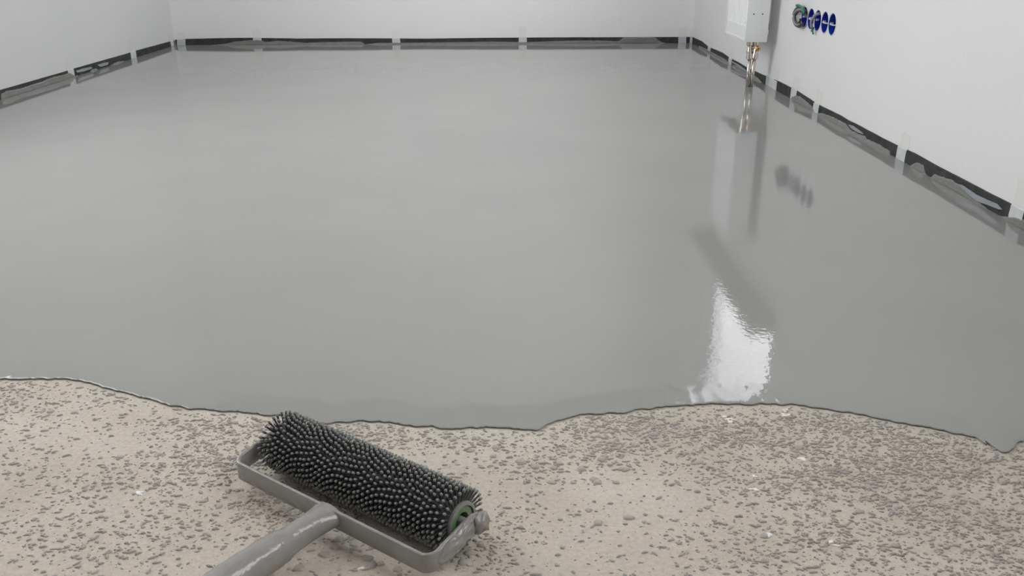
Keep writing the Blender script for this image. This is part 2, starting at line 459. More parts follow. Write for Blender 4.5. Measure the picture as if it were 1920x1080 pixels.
DENS = [(0.4835, 0.8617, 0.22, 0.12, 1.0), (0.4047, 0.8964, 0.2, 0.07, 0.9), (0.4844, 0.7429, 0.15, 0.15, 0.8), (0.3854, 0.7011, 0.2, 0.1, 0.6), (0.3172, 0.9208, 0.15, 0.05, 0.9), (0.1908, 0.9337, 0.16, 0.045, 0.8), (0.1331, 0.8854, 0.07, 0.04, 0.8), (0.1065, 0.9339, 0.08, 0.03, 0.8), (0.3181, 0.8195, 0.14, 0.06, 0.55), (-0.0666, 0.8977, 0.15, 0.03, 0.5), (-0.1634, 0.916, 0.08, 0.03, 0.5), (-0.3284, 0.9352, 0.09, 0.035, 1.0), (-0.2829, 0.935, 0.06, 0.03, 1.0), (-0.3386, 0.864, 0.09, 0.05, 0.6), (-0.2187, 0.7629, 0.08, 0.05, 0.7), (-0.2704, 0.7912, 0.05, 0.04, 0.8), (-0.3837, 0.8214, 0.12, 0.06, 0.4), (-0.3758, 0.728, 0.12, 0.06, 0.4), (-0.6224, 1.0172, 0.15, 0.05, 0.35), (-0.4726, 0.7636, 0.15, 0.1, 0.28), (-0.0294, 0.7104, 0.06, 0.04, 0.6), (-0.1629, 0.7274, 0.1, 0.05, 0.3), (0.0265, 0.852, 0.12, 0.05, 0.28)]

# ------------------------------------------------------------------ the room
T = 0.10
SOCK_Y = [3.253, 3.181, 3.109, 3.037, 2.965]
SOCK_Z = 0.298
fn_right = lambda s, z, d: (XR + d, s, z)
fn_left = lambda s, z, d: (XL - d, s, z)
fn_back = lambda s, z, d: (s, yb(s) + d, z)
fn_front = lambda s, z, d: (s, YF - d, z)

tag(link('floor', box_mesh('floor', XL - 0.05, XR + 0.05, YF - 0.05, 5.30, -0.12, 0.0), M['concrete']), 'bare beige concrete floor slab under the screed', kind='structure')
tag(link('ceiling', box_mesh('ceiling', XL - 0.2, XR + 0.2, YF - 0.2, 5.40, ZC, ZC + 0.15), M['ceiling']), 'bare grey concrete ceiling', kind='structure')
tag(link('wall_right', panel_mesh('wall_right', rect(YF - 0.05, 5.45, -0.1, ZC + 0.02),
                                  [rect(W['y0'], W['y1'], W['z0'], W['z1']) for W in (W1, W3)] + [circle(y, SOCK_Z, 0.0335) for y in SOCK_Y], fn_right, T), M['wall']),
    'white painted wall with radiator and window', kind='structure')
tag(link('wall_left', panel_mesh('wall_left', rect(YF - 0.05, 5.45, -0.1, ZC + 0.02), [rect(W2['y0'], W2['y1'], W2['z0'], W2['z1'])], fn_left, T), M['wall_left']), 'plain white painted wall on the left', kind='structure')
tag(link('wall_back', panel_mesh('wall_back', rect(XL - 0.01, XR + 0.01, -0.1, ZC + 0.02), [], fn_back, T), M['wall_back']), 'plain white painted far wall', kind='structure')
tag(link('wall_front', panel_mesh('wall_front', rect(XL - 0.01, XR + 0.01, -0.1, ZC + 0.02), [], fn_front, T), M['wall_front']),
    'unseen wall behind the camera, made dark to cut bounce light', kind='structure')


def ring_frame(name, s0, s1, z0, z1, w, d0, d1, fn):
    return panel_mesh(name, rect(s0, s1, z0, z1), [rect(s0 + w, s1 - w, z0 + w, z1 - w)], lambda s, z, d: fn(s, z, d + d0), d1 - d0)


def window(name, s0, s1, z0, z1, fn, label, n_sash, sill_out):
    root = tag(empty(name), label, kind='structure')
    link('window_frame', ring_frame('window_frame', s0 + 0.001, s1 - 0.001, z0 + 0.001, z1 - 0.001, 0.03, 0.035, 0.09, fn), M['pvc'], root)
    w = (s1 - s0 - 0.06) / n_sash
    for i in range(n_sash):
        a = s0 + 0.03 + i * w
        sash = link('sash', ring_frame('sash', a + 0.001, a + w - 0.001, z0 + 0.031, z1 - 0.031, 0.032, 0.030, 0.075, fn), M['pvc'], root)
        link('pane', panel_mesh('pane', rect(a + 0.032, a + w - 0.032, z0 + 0.062, z1 - 0.062), [], lambda s, z, d: fn(s, z, d + 0.05), 0.004), M['glass'], sash)
        h = panel_mesh('handle', rect(a + w - 0.028, a + w - 0.008, (z0 + z1) / 2 - 0.06, (z0 + z1) / 2 + 0.06), [], lambda s, z, d: fn(s, z, d + 0.004), 0.027)
        link('handle', h, M['pvc'], sash)
    link('window_sill', panel_mesh('window_sill', rect(s0 - 0.06, s1 + 0.06, z0 - 0.035, z0 - 0.0005), [], lambda s, z, d: fn(s, z, d - sill_out), sill_out - 0.001), M['sill'], root)
    return root


window('window_1', W1['y0'], W1['y1'], W1['z0'], W1['z1'], fn_right, 'white framed window above the radiator', 1, 0.11)
window('added_window', W2['y0'], W2['y1'], W2['z0'], W2['z1'], fn_left, 'wide white framed window added in the left wall, unseen light source', 2, 0.08)
window('window_3', W3['y0'], W3['y1'], W3['z0'], W3['z1'], fn_right, 'white framed window in the right wall beside the camera', 2, 0.08)

# ------------------------------------------------------------------ the wet screed
EX = [p[0] for p in EDGE]
EY = [p[1] for p in EDGE]
LEFT_EXT = [(-1.88, 1.02), (-1.6, 1.10), (-1.35, 1.06), (-1.1, 1.10), (-0.88, 1.075)]
RIGHT_EXT = [(0.66, 0.90), (0.78, 0.94), (0.92, 0.90), (1.048, 0.93)]
EP = LEFT_EXT + EDGE + RIGHT_EXT
EPX = np.array([p[0] for p in EP])
EPY = np.array([p[1] for p in EP])
o_ = np.argsort(EPX)
EPX, EPY = EPX[o_], EPY[o_]


def edge_y(x):
    y = float(np.interp(x, EPX, EPY))
    y += 0.0045 * noise.noise((x * 38, 3.1, 0)) + 0.0030 * noise.noise((x * 110, 9.7, 0)) + 0.0026 * max(0.0, noise.noise((x * 260, 5.7, 0)) - 0.12) - 0.004 * max(0.0, noise.noise((x * 45, 15.7, 0)) - 0.42)
    return y


xs = np.concatenate([np.linspace(XL, -0.75, 140)[:-1], np.linspace(-0.75, 0.70, 900), np.linspace(0.70, XR, 60)[1:]])
ey = np.array([edge_y(x) for x in xs])
sm = ey.copy()
k = 21
ker = np.hanning(k + 2)[1:-1]
ker /= ker.sum()
sm = np.convolve(np.pad(ey, k // 2, mode='edge'), ker, 'valid')
PROF = [(0.0012, -0.001), (0.0006, 0.0004), (-0.0006, 0.0016), (-0.0008, 0.0023), (0.0000, 0.0027), (0.0022, 0.0030), (0.008, 0.0034), (0.018, 0.0038), (0.030, 0.00425),
        (0.040, 0.00463), (0.047, 0.0049), (0.052, 0.00498), (0.058, 0.005), (0.09, 0.005), (0.14, 0.005), (0.25, 0.005)]
NR = len(PROF) + 14
V = []
for i, x in enumerate(xs):
    yback = yb(x) - 0.0015
    for j, (d, z) in enumerate(PROF):
        t = min(max(d / 0.03, 0), 1)
        y0 = ey[i] * (1 - t) + sm[i] * t
        wob = 1.0 + 0.28 * noise.noise((x * 9, 1.7, 0)) + 0.15 * noise.noise((x * 31, 4.7, 0))
        zz = z + (0.00035 * noise.noise((x * 55, d * 90, 2.2)) if 0.001 < d < 0.05 else 0)
        V.append((x, y0 + d * (wob if d > 0.004 else 1), zz))
    ys = V[-1][1]
    for j in range(14):
        t = (j + 1) / 14
        V.append((x, ys + (yback - ys) * t ** 1.3, SCREED_Z))
Fc = []
for i in range(len(xs) - 1):
    for j in range(NR - 1):
        Fc.append((i * NR + j, (i + 1) * NR + j, (i + 1) * NR + j + 1, i * NR + j + 1))
me = bpy.data.meshes.new('wet_screed')
me.from_pydata(V, [], Fc)
me.update()
scr = link('wet_screed', me, M['screed'], smooth=True)
tag(scr, 'glossy wet grey self-levelling screed poured across the room floor', 'screed', kind='stuff')

# ------------------------------------------------------------------ black edge strips with tape and screed smears along the walls
STRIP_T = 0.004


def strip(name, label, top, s_end0, s_end1, fn, tapes, smears, films, seed, tape_m):
    """top: list of (s, z) of the strip's upper edge; fn(s, z, depth): depth grows into the room"""
    top = sorted(top)
    if top[0][0] > s_end0:
        top = [(s_end0, top[0][1])] + top
    if top[-1][0] < s_end1:
        top = top + [(s_end1, top[-1][1])]
    ts = np.array([p[0] for p in top])
    tz = np.array([p[1] for p in top])
    n = int((s_end1 - s_end0) / 0.02)
    ss = np.linspace(s_end0, s_end1, n)
    zz = np.interp(ss, ts, tz) + np.array([0.0007 * noise.noise((s * 14, seed, 0)) for s in ss])
    root = empty(name)
    tag(root, label, 'edge strip')
    v, f = [], []
    for s, z in zip(ss, zz):
        v += [fn(s, 0.0, 0.0), fn(s, 0.0, STRIP_T), fn(s, z - 0.0008, STRIP_T), fn(s, z, STRIP_T - 0.001), fn(s, z, 0.0)]
    for i in range(n - 1):
        for k_ in range(5):
            f.append((i * 5 + k_, i * 5 + (k_ + 1) % 5, (i + 1) * 5 + (k_ + 1) % 5, (i + 1) * 5 + k_))
    f += [(0, 1, 2, 3, 4), tuple((n - 1) * 5 + q for q in range(5))]
    link('foam_band', mesh('foam_band', v, f), M['foam'], root)
    for s, w in tapes:
        zt = float(np.interp(s, ts, tz)) + 0.0015
        sk = random.uniform(-0.004, 0.004)
        a, b = s - w / 2, s + w / 2
        pr = [(0.003, STRIP_T + 0.0004), (zt * 0.5, STRIP_T + 0.0008), (zt - 0.002, STRIP_T + 0.0006), (zt + 0.0006, STRIP_T * 0.5), (zt + 0.002, 0.0008)]
        v, f = [], []
        for z, d in pr:
            for q in (a, (2 * a + b) / 3, (a + 2 * b) / 3, b):
                jig = 0.0012 * noise.noise((q * 60, z * 200, seed))
                v.append(fn(q + sk * z / zt + jig, z, d))
                v.append(fn(q + sk * z / zt + jig, z, max(d - 0.0004, 0.0002)))
        m_ = len(pr)
        for i in range(m_ - 1):
            for k_ in range(3):
                p0, p1 = i * 8 + k_ * 2, (i + 1) * 8 + k_ * 2
                f.append((p0, p0 + 2, p1 + 2, p1))
                f.append((p0 + 1, p1 + 1, p1 + 3, p0 + 3))
        tp = link('tape_piece', mesh('tape_piece', v, f), M['tape'], root)
        hgt = random.uniform(0.035, 0.06)
        link('upper_tape', panel_mesh('upper_tape', [(a + sk, zt + 0.001), (b + sk, zt + 0.001), (b + sk * 1.5, zt + hgt), ((a + b) / 2, zt + hgt + 0.003), (a + sk * 1.5, zt + hgt - 0.003)], [],
                                      lambda s_, z_, d_: fn(s_, z_, d_ + 0.0001), 0.0004), M[tape_m], tp)
    for pts in smears:
        pts = sorted(pts)
        sa, sb = pts[0][0], pts[-1][0]
        ps = np.array([p[0] for p in pts])
        pz = np.array([max(p[1], 0.004) for p in pts])
        n2 = max(12, int((sb - sa) / 0.006))
        v, f = [], []
        for i in range(n2):
            s = sa + (sb - sa) * i / (n2 - 1)
            z = float(np.interp(s, ps, pz)) + 0.0022 * noise.noise((s * 70, seed, 1)) + 0.0015 * noise.noise((s * 190, seed, 4))
            if i in (0, n2 - 1):
                z = 0.0045
            z = min(max(z, 0.0045), float(np.interp(s, ts, tz)) + 0.001)
            zl = 0.0035
            h = z - zl
            v += [fn(s, zl, STRIP_T), fn(s, zl, STRIP_T + 0.0055), fn(s, zl + h * 0.25, STRIP_T + 0.003), fn(s, zl + h * 0.7, STRIP_T + 0.0022), fn(s, zl + h * 0.94, STRIP_T + 0.0016), fn(s, zl + h, STRIP_T - 0.0002)]
        for i in range(n2 - 1):
            for k_ in range(5):
                f.append((i * 6 + k_, i * 6 + k_ + 1, (i + 1) * 6 + k_ + 1, (i + 1) * 6 + k_))
        link('screed_smear', mesh('screed_smear', v, f, smooth=True), M['smear'], root)
    for pts in films:
        link('film_scrap', panel_mesh('film_scrap', pts, [], lambda s_, z_, d_: fn(s_, z_, STRIP_T + 0.0012 + 0.0016 * (noise.noise((s_ * 90, z_ * 90, 3)) + 0.5) + d_), 0.0004), M['film'], root)
    return root


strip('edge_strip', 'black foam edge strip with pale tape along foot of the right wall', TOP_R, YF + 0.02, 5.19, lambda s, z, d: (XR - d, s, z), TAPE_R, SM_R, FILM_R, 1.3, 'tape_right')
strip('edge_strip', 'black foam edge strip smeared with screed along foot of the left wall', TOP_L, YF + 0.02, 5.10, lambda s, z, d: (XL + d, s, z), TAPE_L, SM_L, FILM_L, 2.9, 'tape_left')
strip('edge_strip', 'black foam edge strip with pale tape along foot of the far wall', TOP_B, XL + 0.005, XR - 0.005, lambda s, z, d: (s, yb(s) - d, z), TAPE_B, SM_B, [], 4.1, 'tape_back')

# ------------------------------------------------------------------ radiator
RX0, RX1, RY0, RY1, RZ0, RZ1 = 0.917, 1.004, 3.54, 3.885, 0.182, 0.672
rad = tag(empty('radiator', (0.96, 3.71, 0.0)), 'narrow white panel radiator with fluted front on the right wall', 'radiator')
ro = Vector((0.96, 3.71, 0.0))


def rpart(name, me, m, parent=None):
    o = link(name, me, m, parent or rad)
    me.transform(Matrix.Translation(-ro))
    return o


# fluted front panel: vertical ribs between flat bands
v, f = [], []
prof = []
ya, yc = RY0 + 0.006, RY1 - 0.006
nr = 11
pitch = (yc - ya - 0.02) / nr
prof.append((ya, 0.0))
for i in range(nr):
    y = ya + 0.01 + i * pitch
    prof += [(y, 0.0), (y + pitch * 0.18, 0.006), (y + pitch * 0.40, 0.006), (y + pitch * 0.58, 0.0)]
prof.append((yc, 0.0))
levels = [(RZ0 + 0.012, 0), (RZ0 + 0.055, 0), (RZ0 + 0.062, 1), (RZ1 - 0.062, 1), (RZ1 - 0.055, 0), (RZ1 - 0.012, 0)]
for z, on in levels:
    for y, d in prof:
        v.append((RX0 + 0.004 + d * on, y, z))
    for y, d in prof:
        v.append((RX0 + 0.016, y, z))
npf = len(prof)
for a in range(len(levels) - 1):
    for i in range(npf - 1):
        b0, b1 = a * 2 * npf + i, (a + 1) * 2 * npf + i
        f.append((b0, b0 + 1, b1 + 1, b1))
        f.append((b0 + npf, b1 + npf, b1 + npf + 1, b0 + npf + 1))
rpart('front_panel', mesh('front_panel', v, f), M['white_metal'])
rpart('lower_rail', box_mesh('lower_rail', RX0 + 0.003, RX0 + 0.018, RY0 + 0.004, RY1 - 0.004, RZ0 + 0.001, RZ0 + 0.013, 0.003), M['white_metal'])
rpart('back_panel', box_mesh('back_panel', RX1 - 0.016, RX1 - 0.004, RY0 + 0.006, RY1 - 0.006, RZ0 + 0.010, RZ1 - 0.012, 0.003), M['white_metal'])
for y0, y1 in ((RY0, RY0 + 0.005), (RY1 - 0.005, RY1)):
    sp = rpart('side_panel', box_mesh('side_panel', RX0, RX1, y0, y1, RZ0, RZ1, 0.0022, 2), M['white_metal'])
    flat_smooth(sp)
    if y0 == RY0:
        for x in (0.942, 0.976):
            rpart('screw_hole', lathe_mesh('screw_hole', [(0.0026, 0.0), (0.0026, 0.0008)], 12, 'Y'), M['dark'], sp).location = (x - 0.0, RY0 - 0.0007, RZ0 + 0.105)
gr = rpart('top_grille', box_mesh('top_grille', RX0 + 0.004, RX1 - 0.004, RY0 + 0.006, RY1 - 0.006, RZ1 - 0.006, RZ1 - 0.001, 0.001), M['grille'])
for i in range(22):
    y = RY0 + 0.02 + i * 0.0145
    rpart('grille_bar', box_mesh('grille_bar', RX0 + 0.008, RX1 - 0.008, y, y + 0.005, RZ1 - 0.001, RZ1 + 0.002), M['white_metal'], gr)
for y in (RY0 + 0.14, RY1 - 0.09):
    rpart('wall_bracket', box_mesh('wall_bracket', RX1 - 0.006, XR - 0.0005, y - 0.015, y + 0.015, 0.24, 0.60, 0.002), M['white_metal'])
rpart('bottom_bracket', box_mesh('bottom_bracket', RX1 - 0.008, RX1 + 0.008, RY0 + 0.020, RY0 + 0.032, RZ0 + 0.028, RZ0 + 0.045, 0.002), M['white_metal'])
vp = rpart('vent_plug', lathe_mesh('vent_plug', [(0.010, 0.0), (0.011, -0.012), (0.008, -0.016)], 16, 'Y'), M['tan'])
vp.location = (0.962, RY0, RZ1 - 0.03)
# convector sheet between the panels
v, f = [], []
for i in range(41):
    y = RY0 + 0.015 + i * 0.0078
    x = RX0 + 0.02 + (0.048 if (i // 2) % 2 else 0.0)
    v += [(x, y, RZ0 + 0.04), (x, y, RZ1 - 0.03)]
for i in range(40):
    f.append((2 * i, 2 * i + 2, 2 * i + 3, 2 * i + 1))
rpart('convector_fins', mesh('convector_fins', v, f), M['white_metal'])
# the twin valve block and the two pipes to the floor
PX = (0.9470, 0.9720)
YV = RY0 + 0.034
for i, x in enumerate(PX):
    xc = 0.9610 + (x - 0.9595) * 0.58
    prof = [(x, RZ0 + 0.012, 0.0095), (x, RZ0 + 0.001, 0.0095), (x, RZ0 - 0.001, 0.0115), (x, RZ0 - 0.014, 0.0115), (x, RZ0 - 0.016, 0.0085), (x, RZ0 - 0.03, 0.0085), (x, RZ0 - 0.034, 0.0105),
            (x - (x - xc) * 0.3, RZ0 - 0.048, 0.0105), (x - (x - xc) * 0.3, RZ0 - 0.05, 0.012), (x - (x - xc) * 0.45, RZ0 - 0.066, 0.012), (x - (x - xc) * 0.45, RZ0 - 0.068, 0.008)]
    vb = rpart('valve', tube_mesh('valve', [(p[0], YV, p[1]) for p in prof], [p[2] * 1.12 for p in prof], 12), M['nickel'])
    flat_smooth(vb, 40)
    if i == 1:
        cp = rpart('valve_cap', tube_mesh('valve_cap', [(x + 0.004, YV - 0.006, RZ0 - 0.026), (x + 0.005, YV - 0.020, RZ0 - 0.026), (x + 0.005, YV - 0.021, RZ0 - 0.026)], [0.0095, 0.0095, 0.0062], 12), M['brass'], vb)
        rpart('cap_slot', tube_mesh('cap_slot', [(x + 0.005, YV - 0.0205, RZ0 - 0.026), (x + 0.005, YV - 0.0222, RZ0 - 0.026)], 0.0035, 6), M['dark'], vb)
    rpart('pipe', tube_mesh('pipe', [(x - (x - xc) * 0.45, YV, RZ0 - 0.066), (xc + (x - xc) * 0.275, YV, 0.055), (xc, YV, 0.0)], 0.0072, 14), M['nickel'])
rpart('valve_bridge', tube_mesh('valve_bridge', [(PX[0], YV, RZ0 - 0.024), (PX[1], YV, RZ0 - 0.024)], 0.008, 12), M['nickel'])

# ------------------------------------------------------------------ five flush socket boxes and cables in the right wall
SLAB = ['blue flush socket box with a coiled cable, nearest the radiator', 'blue flush socket box just beside the one with the coiled cable',
        'blue flush socket box with a grey cable end, middle of the five', 'blue flush socket box second farthest from the radiator', 'blue flush socket box farthest from the radiator, end of the row']
for i, y in enumerate(SOCK_Y):
    root = tag(empty('socket_box', (XR, y, SOCK_Z)), SLAB[i], 'socket box', 'five flush boxes in the right wall')
    shell = link('box_shell', lathe_mesh('box_shell', [(0.0334, 0.002), (0.0334, 0.048), (0.0322, 0.048), (0.0320, 0.046), (0.0316, 0.044), (0.0316, -0.0012), (0.0342, -0.0012), (0.0342, -0.0002)], 28, 'X', caps=False), M['blue'], root)
    link('box_bottom', lathe_mesh('box_bottom', [(0.0320, 0.0445), (0.0320, 0.0475)], 28, 'X'), M['blue'], root)
    # ragged plaster collar round the box mouth
    v, f = [], []
    N = 36
    for k_ in range(N):
        q = 2 * PI * k_ / N
        r1 = 0.0375 + 0.004 * noise.noise((math.cos(q) * 2.2, math.sin(q) * 2.2, i * 7.0))
        for r, d in ((0.0343, -0.0004), (0.0343, -0.0022), ((0.0343 + r1) / 2, -0.0026), (r1, -0.0001)):
            v.append((d, r * math.cos(q), r * math.sin(q)))
    for k_ in range(N):
        for j in range(3):
            a, b = k_ * 4 + j, ((k_ + 1) % N) * 4 + j
            f.append((a, b, b + 1, a + 1))
    link('plaster_collar', mesh('plaster_collar', v, f, smooth=True), M['plaster'], root)
    for s in (-1, 1):
        link('screw_lug', box_mesh('screw_lug', 0.002, 0.012, s * 0.0275 - 0.0035, s * 0.0275 + 0.0035, -0.0035, 0.0035, 0.001), M['wire_white'], root)
    if i in (1, 3, 4):
        link('wire_end', tube_mesh('wire_end', [(0.044, -0.01, 0.004), (0.02, -0.004, -0.002), (0.006, 0.010, -0.004), (-0.002, 0.02, -0.001)], 0.0022, 8), M['wire_white'], root)


def coil(yc_, zc_, ry, rz, a0, a1, x0, x1, n=26):
    return [(x0 + (x1 - x0) * t, yc_ + ry * math.cos(a0 + (a1 - a0) * t), zc_ + rz * math.sin(a0 + (a1 - a0) * t)) for t in [i / (n - 1) for i in range(n)]]


cab = tag(empty('cable_coil', (0, 0, 0)), 'loop of dark, grey and green cables hanging from a wall box by the radiator', 'cable')
D = math.radians
cy, cz = 3.272, 0.298
link('dark_cable', tube_mesh('dark_cable', [(XR + 0.04, 3.25, 0.30), (XR + 0.0, 3.235, 0.315)] + coil(cy, cz, 0.068, 0.046, D(150), D(-10 - 0), XR - 0.02, XR - 0.012, 4)[:0] + coil(cy, cz, 0.068, 0.033, D(140), D(-150), XR - 0.012, XR - 0.016), 0.0048, 8), M['cable_dark'], cab)
link('grey_cable', tube_mesh('grey_cable', [(XR + 0.04, 3.25, 0.29), (XR + 0.0, 3.232, 0.300)] + coil(cy, cz - 0.001, 0.058, 0.026, D(150), D(-135), XR - 0.010, XR - 0.022), 0.0042, 8), M['cable_grey'], cab)
link('dark_cable', tube_mesh('dark_cable', coil(cy - 0.01, cz, 0.046, 0.020, D(100), D(-170), XR - 0.012, XR - 0.026), 0.0040, 8), M['cable_dark'], cab)
link('green_wire', tube_mesh('green_wire', coil(cy, cz + 0.004, 0.064, 0.035, D(165), D(70), XR - 0.018, XR - 0.022, 12), 0.0042, 8), M['cable_green'], cab)
cab2 = tag(empty('cable_end', (0, 0, 0)), 'short grey and green cable end bent out of the middle wall box', 'cable')
link('grey_sheath', tube_mesh('grey_sheath', [(XR + 0.03, 3.115, 0.31), (XR + 0.004, 3.108, 0.322), (XR - 0.012, 3.112, 0.316), (XR - 0.018, 3.124, 0.295), (XR - 0.014, 3.128, 0.275), (XR - 0.012, 3.122, 0.262)], 0.0055, 8), M['cable_grey'], cab2)
link('green_wire', tube_mesh('green_wire', [(XR - 0.010, 3.120, 0.275), (XR - 0.013, 3.114, 0.262), (XR - 0.012, 3.106, 0.254)], 0.003, 8), M['cable_green'], cab2)

# ------------------------------------------------------------------ spiked roller
RL = 0.267          # length of the frame bar
ROLL_R, ROLL_Y = 0.034, 0.058
CORE_R = 0.0205
roll = tag(empty('spiked_roller', (-0.2919, 0.8064, 0.0), math.radians(-35.8176)), 'dark spiked screed roller in a grey frame lying on the concrete', 'roller')

# U-shaped flat strap
path = []
cr = 0.011
zb, zr = 0.0235, ROLL_R


def zf(y):
    return zb + (zr - zb) * min(max(y / ROLL_Y, 0), 1)


for y in (0.070, 0.060, 0.050, 0.040, 0.030, 0.020):
    path.append((-0.004, y))
for k_ in range(7):
    q = PI + (PI / 2) * k_ / 6
    path.append((-0.004 + cr + cr * math.cos(q), cr + cr * math.sin(q)))
for k_ in range(1, 24):
    path.append((-0.004 + cr + (RL + 0.008 - 2 * cr) * k_ / 24, 0.0))
for k_ in range(7):
    q = 1.5 * PI + (PI / 2) * k_ / 6
    path.append((RL + 0.004 - cr + cr * math.cos(q), cr + cr * math.sin(q)))
for y in (0.020, 0.030, 0.040, 0.050, 0.060, 0.072):
    path.append((RL + 0.004, y))
v, f = [], []
for i, (x, y) in enumerate(path):
    a = Vector(path[max(i - 1, 0)])
    b = Vector(path[min(i + 1, len(path) - 1)])
    t = (b - a).normalized()
    nn = Vector((t.y, -t.x))
    lump = 0.0003
    if x > RL - 0.004:
        lump = 0.0012
    z = zf(y)
    hh = 0.0105
    if i in (0, len(path) - 1):
        hh = 0.007
    th = 0.0021
    cs = [(th, -hh + 0.001), (th, hh - 0.001), (th - 0.001, hh), (-th + 0.001, hh), (-th, hh - 0.001), (-th, -hh + 0.001), (-th + 0.001, -hh), (th - 0.001, -hh)]
    for dx, dz in cs:
        dv = lump * noise.noise((x * 140, y * 140, dz * 140))
        v.append((x + nn.x * (dx + dv), y + nn.y * (dx + dv), z + dz + dv))
n8 = 8
for i in range(len(path) - 1):
    for k_ in range(n8):
        f.append((i * n8 + k_, i * n8 + (k_ + 1) % n8, (i + 1) * n8 + (k_ + 1) % n8, (i + 1) * n8 + k_))
f += [tuple(range(n8)), tuple(range((len(path) - 1) * n8, len(path) * n8))]
frame = flat_smooth(link('frame', mesh('frame', v, f), M['frame'], roll), 50)

# lumps of hardened screed on the right-hand arm
bm = bmesh.new()
bmesh.ops.create_icosphere(bm, subdivisions=4, radius=1.0)
for vtx in bm.verts:
    c = vtx.co.copy()
    kx = 1 + 0.55 * noise.noise(c * 2.3 + Vector((3, 1, 0))) + 0.28 * noise.noise(c * 6 + Vector((1, 7, 2)))
    y_ = 0.042 + c.y * 0.034
    vtx.co = Vector((RL + 0.0055 + c.x * 0.0055 * kx, y_, zf(y_) - 0.001 + c.z * 0.0115 * (1 + 0.25 * noise.noise(c * 4)) + 0.002 * noise.noise(c * 9)))
me = bpy.data.meshes.new('screed_lump')
bm.to_mesh(me)
bm.free()
link('screed_lump', me, M['frame'], frame, smooth=True)
bm = bmesh.new()
bmesh.ops.create_icosphere(bm, subdivisions=3, radius=1.0)
for vtx in bm.verts:
    c = vtx.co.copy()
    kx = 1 + 0.5 * noise.noise(c * 2.1 + Vector((8, 1, 3)))
    vtx.co = Vector((RL + 0.009 + c.x * 0.0075 * kx, 0.068 + c.y * 0.010 * kx, 0.033 + c.z * 0.011 * kx))
me = bpy.data.meshes.new('axle_nut')
bm.to_mesh(me)
bm.free()
link('axle_nut', me, M['frame'], frame, smooth=True)

# handle socket and pole
ZS = 0.0245
prof = [(0.003, 0.0205, 0.0105), (-0.003, 0.0192, 0.0107), (-0.008, 0.0172, 0.0113), (-0.014, 0.0156, 0.0122), (-0.022, 0.0145, 0.0130), (-0.036, 0.0139, 0.0134), (-0.050, 0.0138, 0.0135),
        (-0.054, 0.0144, 0.0142), (-0.060, 0.0160, 0.0156), (-0.075, 0.0164, 0.0162), (-0.10, 0.0166, 0.0164), (-0.15, 0.0168, 0.0166), (-0.19, 0.0168, 0.0166), (-0.193, 0.0160, 0.0160), (-0.193, 0.0130, 0.0130)]
fine = []
for a, b in zip(prof[:-1], prof[1:]):
    m_ = max(1, int(abs(b[0] - a[0]) / 0.006))
    for q in range(m_):
        t = q / m_
        fine.append(tuple(a[j] + (b[j] - a[j]) * t for j in range(3)))
fine.append(prof[-1])
v, f = [], []
N = 28
for y, rx, rz in fine:
    for k_ in range(N):
        q = 2 * PI * k_ / N
        c = Vector((math.cos(q), math.sin(q), y * 30))
        amp = 0.0004 + (0.0008 if y < -0.052 else 0)
        d = amp * noise.noise(Vector((c.x * 2.0, c.y * 2.0, y * 60))) + amp * 0.6 * noise.noise(Vector((c.x * 5, c.y * 5, y * 140)))
        v.append((0.1395 + (rx + d) * c.x, y, ZS + (rz + d) * c.y))
for i in range(len(fine) - 1):
    for k_ in range(N):
        f.append((i * N + k_, i * N + (k_ + 1) % N, (i + 1) * N + (k_ + 1) % N, (i + 1) * N + k_))
f += [tuple(range(N)), tuple(range((len(fine) - 1) * N, len(fine) * N))]
flat_smooth(link('handle_socket', mesh('handle_socket', v, f), M['frame'], roll), 60)
pole = link('pole', tube_mesh('pole', [(0.1395, -0.19, ZS), (0.1395, -0.5, ZS), (0.1395, -1.15, ZS)], 0.0130, 20), M['frame'], roll)

# drum with its hub
DX0, DX1 = 0.006, 0.2605
drum = link('drum', lathe_mesh('drum', [(0.012, DX0), (CORE_R - 0.001, DX0), (CORE_R, DX0 + 0.001), (CORE_R, DX1 - 0.001), (CORE_R - 0.001, DX1), (0.012, DX1)], 36, 'X', caps=False), M['drum'], roll)
drum.location = (0, ROLL_Y, ROLL_R)
flat_smooth(drum)
for nm, pr, m_ in (('end_ring', [(CORE_R - 0.0005, DX1 - 0.002), (CORE_R - 0.0005, DX1 + 0.0018), (CORE_R - 0.0025, DX1 + 0.0026), (0.0165, DX1 + 0.0026), (0.0165, DX1 - 0.002)], M['hub']),
                   ('hub_disc', [(0.0166, DX1 + 0.0005), (0.0150, DX1 + 0.0012), (0.0095, DX1 + 0.0012), (0.0092, DX1 - 0.012)], M['green']),
                   ('hub_bore', [(0.0093, DX1 - 0.012), (0.0005, DX1 - 0.012)], M['dark']),
                   ('end_ring', [(CORE_R - 0.0005, DX0 + 0.002), (CORE_R - 0.0005, DX0 - 0.0018), (0.006, DX0 - 0.0018), (0.0005, DX0 - 0.001)], M['hub'])):
    flat_smooth(link(nm, lathe_mesh(nm, pr, 32, 'X', caps=False), m_, drum))
flat_smooth(link('axle', lathe_mesh('axle', [(0.0048, DX1 - 0.011), (0.0048, RL + 0.002)], 16, 'X'), M['frame'], drum))

